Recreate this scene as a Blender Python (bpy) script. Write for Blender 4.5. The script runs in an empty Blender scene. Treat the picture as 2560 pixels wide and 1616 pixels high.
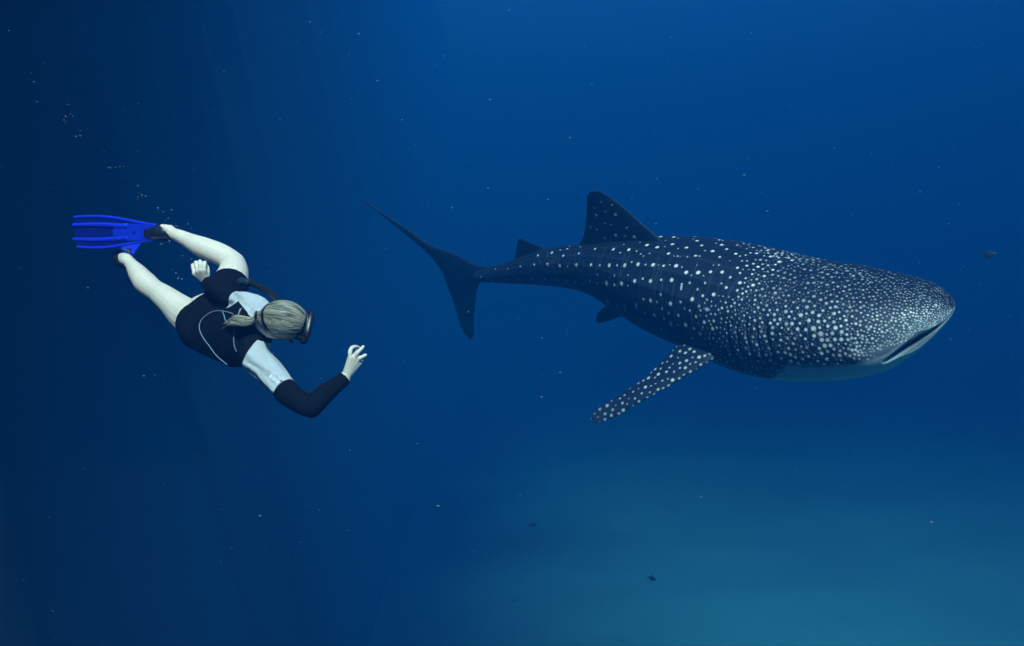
import bpy, bmesh, math, random
import numpy as np
from mathutils import Vector
from mathutils.bvhtree import BVHTree
from mathutils.kdtree import KDTree

random.seed(7)
rng = np.random.default_rng(11)
S = bpy.context.scene
F = 2000.0                                   # focal length in pixels of the 2560 px wide photograph


def at(px, py, Y):
    """The point Y metres in front of the camera that lies behind a pixel of the photograph."""
    return np.array([(px - 1280) / F * Y, Y, -(py - 808) / F * Y])


def proj(P):
    return 1280 + F * P[..., 0] / P[..., 1], 808 - F * P[..., 2] / P[..., 1]


# ------------------------------------------------------------------ camera, sky, sun, exposure
cam = bpy.data.cameras.new('camera')
cam_o = bpy.data.objects.new('camera', cam)
S.collection.objects.link(cam_o)
cam.sensor_width = 36
cam.lens = 36 * F / 2560
cam.clip_end = 600
cam_o.rotation_euler = (math.pi / 2, 0, 0)
S.camera = cam_o

SUN_DIR = Vector((0.10, -0.72, 0.69)).normalized()          # towards the sun: behind the camera and high
world = bpy.data.worlds.new('World')
S.world = world
world.use_nodes = True
wn = world.node_tree
sky = wn.nodes.new('ShaderNodeTexSky')
sky.sky_type = 'NISHITA'
sky.sun_disc = False
sky.sun_elevation = math.asin(SUN_DIR.z)
sky.sun_rotation = math.atan2(SUN_DIR.x, SUN_DIR.y)
wn.links.new(sky.outputs[0], wn.nodes['Background'].inputs[0])
wn.nodes['Background'].inputs[1].default_value = 0.05

sun = bpy.data.lights.new('sun', 'SUN')
sun.energy = 5.0
sun.angle = math.radians(0.5)
sun.color = (1.0, 0.92, 0.84)
sun_o = bpy.data.objects.new('sun', sun)
S.collection.objects.link(sun_o)
sun_o.rotation_euler = SUN_DIR.to_track_quat('Z', 'Y').to_euler()

S.view_settings.view_transform = 'Standard'
S.view_settings.look = 'None'
S.view_settings.gamma = 1
S.view_settings.use_curve_mapping = False
S.view_settings.exposure = 5.2
S.cycles.use_denoising = True
S.cycles.max_bounces = 8
S.cycles.volume_bounces = 2
S.cycles.diffuse_bounces = 3


# ------------------------------------------------------------------ helpers
def mat(name, color, rough=0.6, spec=0.3, noise=None, bump=0.0, bscale=60):
    m = bpy.data.materials.new(name)
    m.use_nodes = True
    nt = m.node_tree
    b = nt.nodes['Principled BSDF']
    b.inputs['Base Color'].default_value = (*color, 1)
    b.inputs['Roughness'].default_value = rough
    b.inputs['Specular IOR Level'].default_value = spec
    if noise or bump:
        tc = nt.nodes.new('ShaderNodeTexCoord')
        nz = nt.nodes.new('ShaderNodeTexNoise')
        nz.inputs['Scale'].default_value = noise[1] if noise else bscale
        nz.inputs['Detail'].default_value = 6
        nt.links.new(tc.outputs['Object'], nz.inputs['Vector'])
        if noise:
            rp = nt.nodes.new('ShaderNodeMixRGB')
            rp.inputs['Color1'].default_value = (*color, 1)
            rp.inputs['Color2'].default_value = (*noise[0], 1)
            nt.links.new(nz.outputs['Fac'], rp.inputs['Fac'])
            nt.links.new(rp.outputs[0], b.inputs['Base Color'])
        if bump:
            bp = nt.nodes.new('ShaderNodeBump')
            bp.inputs['Strength'].default_value = bump
            bp.inputs['Distance'].default_value = 0.01
            nt.links.new(nz.outputs['Fac'], bp.inputs['Height'])
            nt.links.new(bp.outputs[0], b.inputs['Normal'])
    return m


def mesh(name, V, Fc, m, parent=None, smooth=True):
    me = bpy.data.meshes.new(name)
    V = np.asarray(V, float)
    if isinstance(Fc, np.ndarray):
        k = Fc.shape[1]
        me.vertices.add(len(V))
        me.vertices.foreach_set('co', V.astype(np.float32).ravel())
        me.loops.add(Fc.size)
        me.loops.foreach_set('vertex_index', Fc.astype(np.int32).ravel())
        me.polygons.add(len(Fc))
        me.polygons.foreach_set('loop_start', np.arange(0, Fc.size, k, dtype=np.int32))
        me.update(calc_edges=True)
    else:
        me.from_pydata([tuple(v) for v in V], [], [tuple(f) for f in Fc])
    me.validate()
    me.polygons.foreach_set('use_smooth', [smooth] * len(me.polygons))
    if m is not None:
        me.materials.append(m)
    o = bpy.data.objects.new(name, me)
    S.collection.objects.link(o)
    if parent is not None:
        o.parent = parent
    return o


def tag(o, label=None, cat=None, group=None, kind=None):
    for k, v in (('label', label), ('category', cat), ('group', group), ('kind', kind)):
        if v:
            o[k] = v
    return o


def attr(o, name, vals):
    a = o.data.attributes.new(name, 'FLOAT', 'POINT')
    a.data.foreach_set('value', np.asarray(vals, np.float32))


def unit(v):
    v = np.asarray(v, float)
    return v / np.maximum(np.linalg.norm(v, axis=-1, keepdims=True), 1e-12)


def spline(xs, ys, x):
    xs = np.asarray(xs, float)
    ys = np.asarray(ys, float)
    n = len(xs)
    h = np.diff(xs)
    A = np.zeros((n, n))
    r = np.zeros(n)
    A[0, 0] = A[-1, -1] = 1
    for i in range(1, n - 1):
        A[i, i - 1] = h[i - 1]
        A[i, i] = 2 * (h[i - 1] + h[i])
        A[i, i + 1] = h[i]
        r[i] = 6 * ((ys[i + 1] - ys[i]) / h[i] - (ys[i] - ys[i - 1]) / h[i - 1])
    m = np.linalg.solve(A, r)
    x = np.clip(np.asarray(x, float), xs[0], xs[-1])
    i = np.clip(np.searchsorted(xs, x) - 1, 0, n - 2)
    d = x - xs[i]
    e = xs[i + 1] - x
    return (m[i] * e**3 + m[i + 1] * d**3) / (6 * h[i]) + (ys[i] / h[i] - m[i] * h[i] / 6) * e + (ys[i + 1] / h[i] - m[i + 1] * h[i] / 6) * d


def curve(P, n):
    P = np.asarray(P, float)
    d = np.concatenate([[0], np.cumsum(np.linalg.norm(np.diff(P, axis=0), axis=1))])
    t = np.linspace(0, d[-1], n)
    if len(P) < 3:
        return np.stack([np.interp(t, d, P[:, k]) for k in range(P.shape[1])], 1), t, d
    return np.stack([spline(d, P[:, k], t) for k in range(P.shape[1])], 1), t, d


def tube(P, R, ref=None, n=None, seg=16, cap=True):
    """Closed loft along points P; R per point: a radius or (across ref, other); round ends."""
    P = np.asarray(P, float)
    R = np.array([(r, r) if np.isscalar(r) else r for r in R], float)
    L = np.linalg.norm(np.diff(P, axis=0), axis=1).sum()
    n = n or max(6, int(L / 0.02))
    C, t, d = curve(P, n)
    rr = np.stack([np.interp(t, d, R[:, k]) for k in (0, 1)], 1)
    T = unit(np.gradient(C, axis=0))
    if cap:
        k = 4
        a = np.linspace(0, math.pi / 2, k + 1)[1:]
        s0, s1 = rr[0].min(), rr[-1].min()
        pre = [(C[0] - T[0] * s0 * math.sin(x), rr[0] * max(math.cos(x), .06), T[0]) for x in a[::-1]]
        post = [(C[-1] + T[-1] * s1 * math.sin(x), rr[-1] * max(math.cos(x), .06), T[-1]) for x in a]
        C = np.vstack([[p[0] for p in pre], C, [p[0] for p in post]])
        rr = np.vstack([[p[1] for p in pre], rr, [p[1] for p in post]])
        T = np.vstack([[p[2] for p in pre], T, [p[2] for p in post]])
    if ref is None:
        ref = np.array([0.3, 0.2, 0.93])
        A = np.zeros_like(C)
        cur = ref
        for i in range(len(C)):
            a = cur - T[i] * np.dot(cur, T[i])
            cur = a / np.linalg.norm(a)
            A[i] = cur
    else:
        ref = np.asarray(ref, float)
        ref = np.tile(ref, (len(C), 1)) if ref.ndim == 1 else np.stack([np.interp(np.linspace(0, 1, len(C)), np.linspace(0, 1, len(ref)), ref[:, k]) for k in range(3)], 1)
        A = unit(ref - T * (ref * T).sum(1, keepdims=True))
    B = np.cross(T, A)
    th = np.linspace(0, 2 * math.pi, seg, endpoint=False)
    V = C[:, None] + A[:, None] * (rr[:, 0, None] * np.cos(th))[..., None] + B[:, None] * (rr[:, 1, None] * np.sin(th))[..., None]
    N = len(C)
    fs = []
    for i in range(N - 1):
        for j in range(seg):
            fs.append((i * seg + j, i * seg + (j + 1) % seg, (i + 1) * seg + (j + 1) % seg, (i + 1) * seg + j))
    fs.append(tuple(range(seg - 1, -1, -1)))
    fs.append(tuple((N - 1) * seg + j for j in range(seg)))
    return V.reshape(-1, 3), fs


def ellipsoid(c, ax, nu=20, nv=14):
    """Ellipsoid with centre c and the three axis vectors in ax."""
    V, fs = [], []
    for i in range(nv + 1):
        a = math.pi * i / nv
        for j in range(nu):
            b = 2 * math.pi * j / nu
            V.append(c + ax[0] * math.sin(a) * math.cos(b) + ax[1] * math.sin(a) * math.sin(b) + ax[2] * math.cos(a))
    for i in range(nv):
        for j in range(nu):
            k = i * nu
            fs.append((k + j, k + (j + 1) % nu, k + nu + (j + 1) % nu, k + nu + j))
    return np.array(V), fs


def join(parts):
    V, fs, o = [], [], 0
    for v, f in parts:
        V.append(v)
        fs += [tuple(i + o for i in q) for q in f]
        o += len(v)
    return np.vstack(V), fs


def slab(A, B, th, na=40, nb=16, sharp=1.0):
    """A fin or blade between two edge lines A and B (points), th(u along, v across) = half thickness."""
    A = curve(A, na)[0]
    B = curve(B, na)[0]
    v = np.linspace(0, 1, nb)
    v = 0.5 - 0.5 * np.cos(math.pi * v)
    M = A[:, None] * (1 - v)[None, :, None] + B[:, None] * v[None, :, None]
    nrm = unit(np.cross(np.gradient(M, axis=0), np.gradient(M, axis=1)))
    nrm[~np.isfinite(nrm)] = 0
    u = np.linspace(0, 1, na)
    h = th(u[:, None], v[None, :])
    h = h * np.ones((na, nb))
    top = M + nrm * h[..., None]
    bot = M - nrm * h[..., None]
    V = np.vstack([top.reshape(-1, 3), bot.reshape(-1, 3)])
    K = na * nb
    fs = []
    for i in range(na - 1):
        for j in range(nb - 1):
            a, b, c, d = i * nb + j, i * nb + j + 1, (i + 1) * nb + j + 1, (i + 1) * nb + j
            fs.append((a, b, c, d))
            fs.append((K + d, K + c, K + b, K + a))
    for i in range(na - 1):
        for j in (0, nb - 1):
            a, d = i * nb + j, (i + 1) * nb + j
            fs.append((a, d, K + d, K + a) if j == 0 else (d, a, K + a, K + d))
    for j in range(nb - 1):
        for i in (0, na - 1):
            a, b = i * nb + j, i * nb + j + 1
            fs.append((b, a, K + a, K + b) if i == 0 else (a, b, K + b, K + a))
    return V, fs


def merge_close(o, d=1e-5):
    bm = bmesh.new()
    bm.from_mesh(o.data)
    bmesh.ops.remove_doubles(bm, verts=bm.verts, dist=d)
    bmesh.ops.recalc_face_normals(bm, faces=bm.faces)
    bm.to_mesh(o.data)
    bm.free()


# ------------------------------------------------------------------ seabed and water
hz = bpy.data.materials.new('sea_water')
hz.use_nodes = True
nt = hz.node_tree
nt.nodes.clear()
out = nt.nodes.new('ShaderNodeOutputMaterial')
pv = nt.nodes.new('ShaderNodeVolumePrincipled')
pv.inputs['Color'].default_value = (0.001, 0.0445, 0.162, 1)
pv.inputs['Density'].default_value = 0.078
pv.inputs['Absorption Color'].default_value = (0.018, 0.0605, 0.086, 1)
pv.inputs['Anisotropy'].default_value = -0.25
nt.links.new(pv.outputs[0], out.inputs['Volume'])
x0, x1, y0, y1, z0, z1 = -165, 165, -75, 215, -32, 40
bv = [(x, y, z) for x in (x0, x1) for y in (y0, y1) for z in (z0, z1)]
haze = mesh('haze', bv, [(0, 1, 3, 2), (4, 6, 7, 5), (0, 4, 5, 1), (2, 3, 7, 6), (0, 2, 6, 4), (1, 5, 7, 3)], hz, smooth=False)
tag(haze, kind='stuff')


def vnoise(x, y, seed=0):
    """Smooth value noise on arrays."""
    xi, yi = np.floor(x).astype(int), np.floor(y).astype(int)
    fx, fy = x - xi, y - yi
    fx, fy = fx * fx * (3 - 2 * fx), fy * fy * (3 - 2 * fy)

    def h(a, b):
        n = (a * 374761393 + b * 668265263 + seed * 974711) & 0x7fffffff
        n = ((n ^ (n >> 13)) * 1274126177) & 0x7fffffff
        return ((n ^ (n >> 16)) & 0xffff) / 65535.0
    return (h(xi, yi) * (1 - fx) + h(xi + 1, yi) * fx) * (1 - fy) + (h(xi, yi + 1) * (1 - fx) + h(xi + 1, yi + 1) * fx) * fy


def sstep(a, b, x):
    q = np.clip((x - a) / (b - a), 0, 1)
    return q * q * (3 - 2 * q)


def fbm(x, y, seed=0, o=4):
    s, a, t = 0, 1.0, 0
    for k in range(o):
        s = s + a * vnoise(x * 2**k, y * 2**k, seed + k)
        t += a
        a *= .5
    return s / t


# seabed: sand to the right, an added dark wall on the left dims the water
gu = np.concatenate([np.linspace(0, 1, 130), 1 + np.linspace(0, 1, 110)[1:]])       # 0..1 up the added wall, 1..2 over the sand
gy = np.concatenate([np.linspace(-60, -10, 30), np.linspace(-10, 40, 110)[1:], np.linspace(40, 205, 80)[1:]])
bell_ = lambda x, w_: np.exp(-(x / w_)**2)
U_, Y_ = np.meshgrid(gu, gy, indexing='ij')
up = np.clip(1 - U_, 0, 1)
flat = np.clip(U_ - 1, 0, 1)
SLX = -6.4 + 3.2 * np.exp(-(np.clip(Y_, 3, 200) - 6) / 11) - 1.1 * np.clip(6 - Y_, 0, 40)
X_ = np.where(U_ < 1, SLX + 2.5 * bell_(up, .10) - 2.0 * up - .7, SLX + 1.5 + flat**1.25 * (120 - SLX))
Z_ = np.where(U_ < 1, -8.8 + 48.4 * up**1.0, -8.8 + 1.1 * (1 - np.exp(-flat * 16)))
nz_ = fbm(X_ * .5 + 40, Y_ * .25 + 40 + Z_ * .3, 3, 5) - .5
X_ = X_ + np.where(U_ < 1, nz_ * 2.4 * np.clip(up * 6 - .8, 0, 1) * .6, 0)
Z_ = Z_ + np.where(U_ >= 1, (fbm(X_ * .22 + 90, Y_ * .22 + 30, 9, 4) - .5) * .6, 0)
k0, k1 = U_.shape
I = np.arange(k0 * k1).reshape(k0, k1)
Q = np.stack([I[:-1, :-1], I[1:, :-1], I[1:, 1:], I[:-1, 1:]], -1).reshape(-1, 4)
sm = bpy.data.materials.new('tinted_sand_and_added_wall')
sm.use_nodes = True
nt = sm.node_tree
b = nt.nodes['Principled BSDF']
b.inputs['Roughness'].default_value = .95
b.inputs['Specular IOR Level'].default_value = .1
at1 = nt.nodes.new('ShaderNodeAttribute')
at1.attribute_name = 'wall_shade'
tc = nt.nodes.new('ShaderNodeTexCoord')
n1 = nt.nodes.new('ShaderNodeTexNoise')
n1.inputs['Scale'].default_value = .16
n1.inputs['Detail'].default_value = 5
n2 = nt.nodes.new('ShaderNodeTexNoise')
n2.inputs['Scale'].default_value = 2.5
n2.inputs['Detail'].default_value = 8
rampn = nt.nodes.new('ShaderNodeValToRGB')                  # the water's teal tint put into the sand colour, faintly mottled
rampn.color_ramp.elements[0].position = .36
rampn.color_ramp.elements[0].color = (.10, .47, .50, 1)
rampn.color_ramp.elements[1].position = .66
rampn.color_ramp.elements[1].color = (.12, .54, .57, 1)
mx = nt.nodes.new('ShaderNodeMixRGB')
rk = nt.nodes.new('ShaderNodeMixRGB')
rk.inputs[1].default_value = (.004, .008, .011, 1)
rk.inputs[2].default_value = (.009, .015, .020, 1)
nt.links.new(tc.outputs['Object'], n1.inputs['Vector'])
nt.links.new(tc.outputs['Object'], n2.inputs['Vector'])
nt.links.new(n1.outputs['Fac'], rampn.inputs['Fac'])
nt.links.new(n2.outputs['Fac'], rk.inputs[0])
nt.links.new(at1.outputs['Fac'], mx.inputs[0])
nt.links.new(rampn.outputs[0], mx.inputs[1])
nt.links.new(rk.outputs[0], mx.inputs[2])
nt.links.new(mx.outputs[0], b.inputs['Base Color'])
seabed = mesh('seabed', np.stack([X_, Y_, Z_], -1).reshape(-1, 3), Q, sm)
tag(seabed, kind='structure')
wig = 5 * (fbm(X_ * .12 + 30, Y_ * .12 + 20, 4, 3) - .5)
attr(seabed, 'wall_shade', np.maximum(1 - sstep(-3.6, 7.0, X_ + wig), U_ < 1).ravel())  # added wall all dark, its shade blended into the sand colour beside it


# ------------------------------------------------------------------ the whale shark
YAW, ROLL, LEN = math.radians(43), math.radians(26), 5.0
TIP = at(2386, 0, 5.9)[:2]
DIR = np.array([math.cos(YAW), -math.sin(YAW)])
ST = [0, .3, .65, 1.0, 1.45, 1.9, 2.4, 2.9, 3.4, 3.9, 4.45, 5.0]      # metres behind the snout
CZ = [0.1167, 0.0446, -0.0034, 0.007, 0.0653, 0.1968, 0.3256, 0.4674, 0.5676, 0.5971, 0.5688, 0.5447]   # height of the axis
BB = [0.2715, 0.3123, 0.4118, 0.4693, 0.5261, 0.5214, 0.4825, 0.3852, 0.2528, 0.2036, 0.1267, 0.0644]      # half height, back
BL = [0.1016, 0.2574, 0.3539, 0.4241, 0.4486, 0.4364, 0.4067, 0.3367, 0.2519, 0.2003, 0.1315, 0.0651]      # half height, belly
AB = [1.75, 1.6, 1.42, 1.3, 1.2, 1.12, 1.06, 1.0, .95, .92, .95, 1.1]                                   # width to height


def sh_frame(t):
    t = np.asarray(t, float)
    z = spline(ST, CZ, t)
    tt = np.clip(t, .02, 4.96)
    dz = (spline(ST, CZ, tt + .01) - spline(ST, CZ, tt - .01)) / .02
    c = np.stack([TIP[0] - DIR[0] * t, TIP[1] - DIR[1] * t, z], -1)
    f = unit(np.stack([np.full_like(t, DIR[0]), np.full_like(t, DIR[1]), -dz], -1))
    r = unit(np.cross(f, np.array([0, 0, 1.0])))
    u = np.cross(r, f)
    R = r * math.cos(ROLL) - u * math.sin(ROLL)
    U = u * math.cos(ROLL) + r * math.sin(ROLL)
    return c, f, R, U


def sh_sizes(t):
    t = np.asarray(t, float)
    b_ = spline(ST, BB, t)
    a_ = b_ * spline(ST, AB, t)
    l_ = spline(ST, BL, t)
    q = np.clip(t / .62, 0, 1)
    rx = (1 - (1 - q)**2.4)**(1 / 2.0)
    q = np.clip(t / .5, 0, 1)
    ry = (1 - (1 - q)**2.3)**(1 / 2.1)
    return a_ * rx, b_ * ry, l_ * ry


def sh_point(t, psi, k=1.0):
    """Point of the skin t metres behind the snout at angle psi (0 = its right side, 90 deg = back)."""
    t, psi = np.asarray(t, float), np.asarray(psi, float)
    c, f, R, U = sh_frame(t)
    a_, b_, l_ = sh_sizes(t)
    cs, sn = np.cos(psi), np.sin(psi)
    p = 2 / 2.25
    x = np.sign(cs) * np.abs(cs)**p
    y = np.sign(sn) * np.abs(sn)**p
    return c + R * (a_ * x * k)[..., None] + U * (np.where(y > 0, b_, l_) * y * k)[..., None]


def bell(x, w):
    return np.exp(-(x / w)**2)


NT, NP = 860, 440
ts = np.concatenate([.62 * (1 - np.cos(np.linspace(0.004, math.pi / 2, 190))), .62 + (LEN - .62) * np.linspace(0, 1, NT - 189)[1:]**1.08])
ps = np.linspace(-math.pi, math.pi, NP, endpoint=False)
T_, P_ = np.meshgrid(ts, ps, indexing='ij')
side = np.where(np.abs(P_) > math.pi / 2, np.sign(P_) * (math.pi - np.abs(P_)), P_)       # same value on both flanks
deg = np.degrees(side)
# mouth slit round the front, from corner to corner, lips and the recessed lower jaw
mdeg = np.interp(T_, [0, .08, .19, .42], [-14, -8, -6, -17])
mend = 1 - sstep(.34, .44, T_)
slit_w = (4.0 + 15.0 * bell(T_ - .18, .15) + 12 * bell(T_, .03))
slit = mend * bell(deg - (mdeg - slit_w * .5), slit_w * .62)
lip = mend * (bell(deg - (mdeg + slit_w * .55), 2.4) + .7 * bell(deg - (mdeg - slit_w * 1.75), 3.0))
jaw = (1 - sstep(.38, .6, T_)) * sstep(0, -8, deg - (mdeg - slit_w))
scale = 1 - .21 * slit - .05 * jaw * mend + .020 * lip
# gill slits
gill = np.zeros_like(T_)
for k, g in enumerate((1.13, 1.21, 1.29, 1.37, 1.45)):
    gill += bell(T_ - g - .0009 * (deg - 5) - .03 * np.sin(np.radians(deg * 2.2)), .010) * sstep(-32 + 3 * k, -24 + 3 * k, deg) * (1 - sstep(22 - 2 * k, 34 - 2 * k, deg))
scale -= .030 * gill
# ridges along the flank and folds behind the cheek
rid = sstep(1.25, 1.9, T_) * (1 - sstep(4.2, 4.9, T_))
for dd, amp in ((28, .016), (50, .014), (70, .010)):
    scale += amp * rid * bell(deg - dd, 4.5)
scale += .012 * bell(deg - 1.5, 3) * sstep(4.0, 4.6, T_)
scale += .006 * (vnoise(T_ * 7 + 9, deg * .09 + 50, 5) - .5) * sstep(.3, .8, T_)
scale += .022 * bell(T_ - .57, .075) * bell(deg + 1, 7)                       # brow over the eye
BV = sh_point(T_, P_, scale).reshape(-1, 3)
I = np.arange(NT * NP).reshape(NT, NP)
J = np.roll(I, -1, axis=1)
Q = np.stack([I[:-1], J[:-1], J[1:], I[1:]], -1).reshape(-1, 4)
c0 = sh_frame(np.array([0.0, LEN]))[0]
capv = np.array([sh_point(0.0, 0.0), sh_point(LEN, 0.0, 0.0)])
shark_skin = bpy.data.materials.new('spotted_skin')
shark = mesh('whale_shark', BV, Q, shark_skin)
tag(shark, 'large dark blue whale shark covered in white spots swimming towards the right', 'whale shark')
bm = bmesh.new()
bm.from_mesh(shark.data)
bm.verts.ensure_lookup_table()
bm.faces.new([bm.verts[i] for i in range(NP)])
bm.faces.new([bm.verts[(NT - 1) * NP + i] for i in range(NP - 1, -1, -1)])
bm.normal_update()
bm.to_mesh(shark.data)
bm.free()
shark.data.polygons.foreach_set('use_smooth', [True] * len(shark.data.polygons))

# fins: outlines taken in the fin's own plane
cT, fT, RT, UT = sh_frame(np.array([2.0]))
cT, RT = cT[0], RT[0]


def mid(px, py, off=0.0):
    """Point on the shark's plane of symmetry that lies behind a pixel."""
    d = at(px, py, 1.0)
    k = np.dot(cT + RT * off, RT) / np.dot(d, RT)
    return d * k


def mirror(P):
    P = np.asarray(P, float)
    return P - 2 * ((P - cT) @ RT)[..., None] * RT


def foil(root, tip):
    def th(u, v):
        return (root + (tip - root) * u) * (np.sqrt(np.clip(v, 0, 1)) * (1 - v)**.8 * 2.2 * .75 + .035)
    return th


def fin_mesh(name, lead, trail, root, tip, na, nb, flip=False):
    V, fs = slab(lead, trail, foil(root, tip), na, nb)
    o = mesh(name, V, fs, shark_skin, shark)
    merge_close(o)
    return o


PEC_LEAD = [(1835, 840, 6.86), (1798, 886, 6.70), (1727, 932, 6.72), (1660, 973, 6.76), (1585, 1014, 6.84), (1530, 1046, 6.92), (1490, 1058, 6.97)]
PEC_TRAIL = [(1742, 822, 7.12), (1690, 868, 6.98), (1637, 923, 6.96), (1577, 969, 6.97), (1513, 1010, 6.99), (1480, 1036, 7.01), (1476, 1050, 7.0)]
pec = fin_mesh('pectoral_fin', [at(*p) for p in PEC_LEAD], [at(*p) for p in PEC_TRAIL], .06, .012, 190, 80)
pec2 = fin_mesh('pectoral_fin', mirror([at(*p) for p in PEC_LEAD]), mirror([at(*p) for p in PEC_TRAIL]), .06, .012, 60, 24)
DOR_LEAD = [(1650, 602), (1637, 588), (1605, 560), (1572, 530), (1540, 504), (1515, 486), (1496, 478), (1482, 478)]
DOR_TRAIL = [(1430, 640), (1452, 607), (1462, 575), (1466, 545), (1467, 520), (1467, 500), (1469, 488), (1475, 480)]
dor = fin_mesh('dorsal_fin', [mid(*p) for p in DOR_LEAD], [mid(*p) for p in DOR_TRAIL], .05, .014, 120, 90)
dor2 = fin_mesh('dorsal_fin', [mid(*p) for p in [(1372, 630), (1350, 617), (1325, 606), (1307, 598), (1299, 597)]],
                [mid(*p) for p in [(1280, 662), (1287, 642), (1291, 622), (1294, 608), (1296, 599)]], .03, .01, 60, 40)
CAU_LEAD = [(1285, 672), (1226, 668), (1190, 663), (1145, 640), (1075, 612), (1035, 584), (985, 551), (941, 522), (905, 499)]
CAU_TRAIL = [(1245, 700), (1190, 712), (1135, 720), (1108, 684), (1080, 646), (1037, 606), (988, 566), (941, 527), (904, 502)]
cau = fin_mesh('tail_fin', [mid(*p) for p in CAU_LEAD], [mid(*p) for p in CAU_TRAIL], .045, .012, 90, 40)
LOW_A = [(1215, 690), (1198, 712), (1191, 735), (1187, 776), (1184, 815), (1183, 842), (1177, 849)]
LOW_B = [(1105, 670), (1113, 700), (1126, 735), (1137, 766), (1152, 815), (1164, 838), (1173, 849)]
low = fin_mesh('tail_fin', [mid(*p) for p in LOW_A], [mid(*p) for p in LOW_B], .03, .01, 60, 40)
low['label'] = 'short lower lobe of the tail'
PEL_A = [(1590, 780, 7.95), (1550, 792, 8.05), (1520, 803, 8.15), (1495, 808, 8.2)]
PEL_B = [(1530, 752, 8.0), (1508, 770, 8.12), (1494, 785, 8.18), (1490, 800, 8.2)]
pel2 = fin_mesh('pelvic_fin', [at(*p) for p in PEL_A], [at(*p) for p in PEL_B], .025, .008, 40, 24)
pel = fin_mesh('pelvic_fin', mirror([at(*p) for p in PEL_A]), mirror([at(*p) for p in PEL_B]), .025, .008, 40, 24)
dark_m = mat('dark_eye', (.006, .007, .009), .25, .5)
for sg in (0, 1):
    for nm, t_, r_ in (('eye', .575, .031), ('spiracle', .70, .020)):
        psi = math.radians(-4.5 if nm == 'eye' else -1.0)
        p0 = sh_point(t_, math.pi - psi if sg else psi)
        c_, f_, R_, U_v = [q[0] for q in sh_frame(np.array([t_]))]
        outw = R_ if not sg else -R_
        V, fs = ellipsoid(p0 - outw * r_ * (-.15 if nm == 'eye' else .3), (f_ * r_ * (1.0 if nm == 'eye' else 1.9), U_v * r_ * (1.0 if nm == 'eye' else .75), outw * r_ * .8), 20, 12)
        mesh(nm, V, fs, dark_m, shark)

# ---- the white spots: a pigment map held by the skin's own vertices
shark_bvh = BVHTree.FromPolygons([Vector(v) for v in BV], Q.tolist())


def to_skin(px, py):
    d = Vector(at(px, py, 1.0)).normalized()
    h = shark_bvh.ray_cast(Vector((0, 0, 0)), d)
    return (np.array(h[0]), h[2]) if h[0] is not None else (None, None)


Z5 = [(425,103,9),(558,115,12),(390,215,10),(503,218,11),(440,240,6),(635,184,13),(711,200,12),(822,178,11),(793,246,10),(924,203,11),(991,262,9),(1035,187,9),(1115,228,12),(1218,214,9),
 (1167,272,8),(1284,248,10),(1437,245,10),(1538,268,10),(1604,307,13),(1695,296,10),(256,212,8),(137,245,7),(55,212,6),(24,262,8),(560,228,6),(465,180,5),(585,165,5),(772,150,5),(862,210,5),(765,195,5),
 (1060,225,5),(1020,265,5),(0,333,8),(57,342,4),(118,332,10),(227,328,10),(291,332,7),(360,332,12),(417,332,7),(473,332,13),(524,308,6),(570,325,13),(625,327,6),(680,328,13),(720,330,4),(757,335,9),
 (803,330,5),(849,336,13),(891,345,5),(922,384,13),(1010,385,14),(1100,380,10),(1185,382,11),(1297,350,9),(1365,335,9),(1447,343,10),(1048,408,5),(960,405,5),(47,450,8),(111,455,10),(165,468,7),
 (218,448,12),(273,465,9),(340,464,15),(397,475,9),(450,465,14),(496,480,6),(545,447,12),(605,430,8),(661,447,12),(740,438,8),(816,440,13),(890,470,7),(887,488,8),(885,505,7),(948,460,7),(1006,508,7),
 (1060,462,7),(1215,495,9),(1296,515,8),(1315,460,11),(1411,477,11),(1244,420,8),(1180,465,6),(397,408,7),(274,400,6),(497,405,5),(347,600,13),(418,628,10),(470,630,9),(476,655,8),(556,622,10),(557,645,9),
 (610,580,8),(622,680,9),(662,590,12),(708,600,6),(735,545,9),(746,650,7),(807,612,13),(881,600,9),(966,580,13),(1043,555,9),(1123,545,12),(1073,655,12),(1018,630,8),(948,662,7),(910,648,5),(689,698,12),
 (760,720,7),(795,685,6),(865,698,9),(994,707,9),(1054,748,11),(1124,738,9),(1135,690,7),(808,752,10),(813,770,9),(862,768,9),(918,768,14),(980,795,9),(1026,835,10),(1115,795,11),(740,800,7),(966,865,8),
 (1091,865,7),(1040,800,5),(640,90,5),(700,150,4),(1330,300,6),(1160,330,5),(1240,300,4),(860,265,5),(930,270,5),(655,245,5),(590,250,5),(610,265,4),(833,265,4),(878,272,4),(1000,330,4),(1120,330,4)]
Z4 = [(807,617,7),(884,614,7),(977,608,8),(1057,605,8),(1132,608,9),(1208,615,8),(1264,622,9),(741,595,5),(683,604,5),(645,598,4),(1067,520,7),(1148,517,8),(1224,527,8),(1325,522,10),(1272,532,4),(982,530,5),
 (905,545,4),(1090,463,7),(1176,446,8),(1228,430,5),(1245,465,6),(1270,423,6),(1350,410,5),(1440,425,5),(830,545,4),(1020,608,4),(1170,615,4),(1092,612,3)]
spots = []                                   # pixel x, y, radius in photograph pixels, strength
spots += [(1400 + x / 2.923, 550 + y / 2.923, r / 2.923 * 1.22, min(1.0, .5 + r / 20)) for x, y, r in Z5]
spots += [(900 + x / 2.451, 450 + y / 2.451, r / 2.451 * 1.2, .7) for x, y, r in Z4 if x < 1400]
FINZ = [(1485,133,4),(1511,190,4),(1455,212,8),(1574,208,8),(1512,260,5),(1417,287,6),(1646,287,5),(1580,332,8),(1634,340,4),(1692,342,9),(1514,350,4),(1440,170,3),(1460,300,3),(1550,150,3),(1545,270,3)]
fin_spots = [(900 + x / 2.451, 450 + y / 2.451, r / 2.451 * 1.15, .7) for x, y, r in FINZ]

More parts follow.
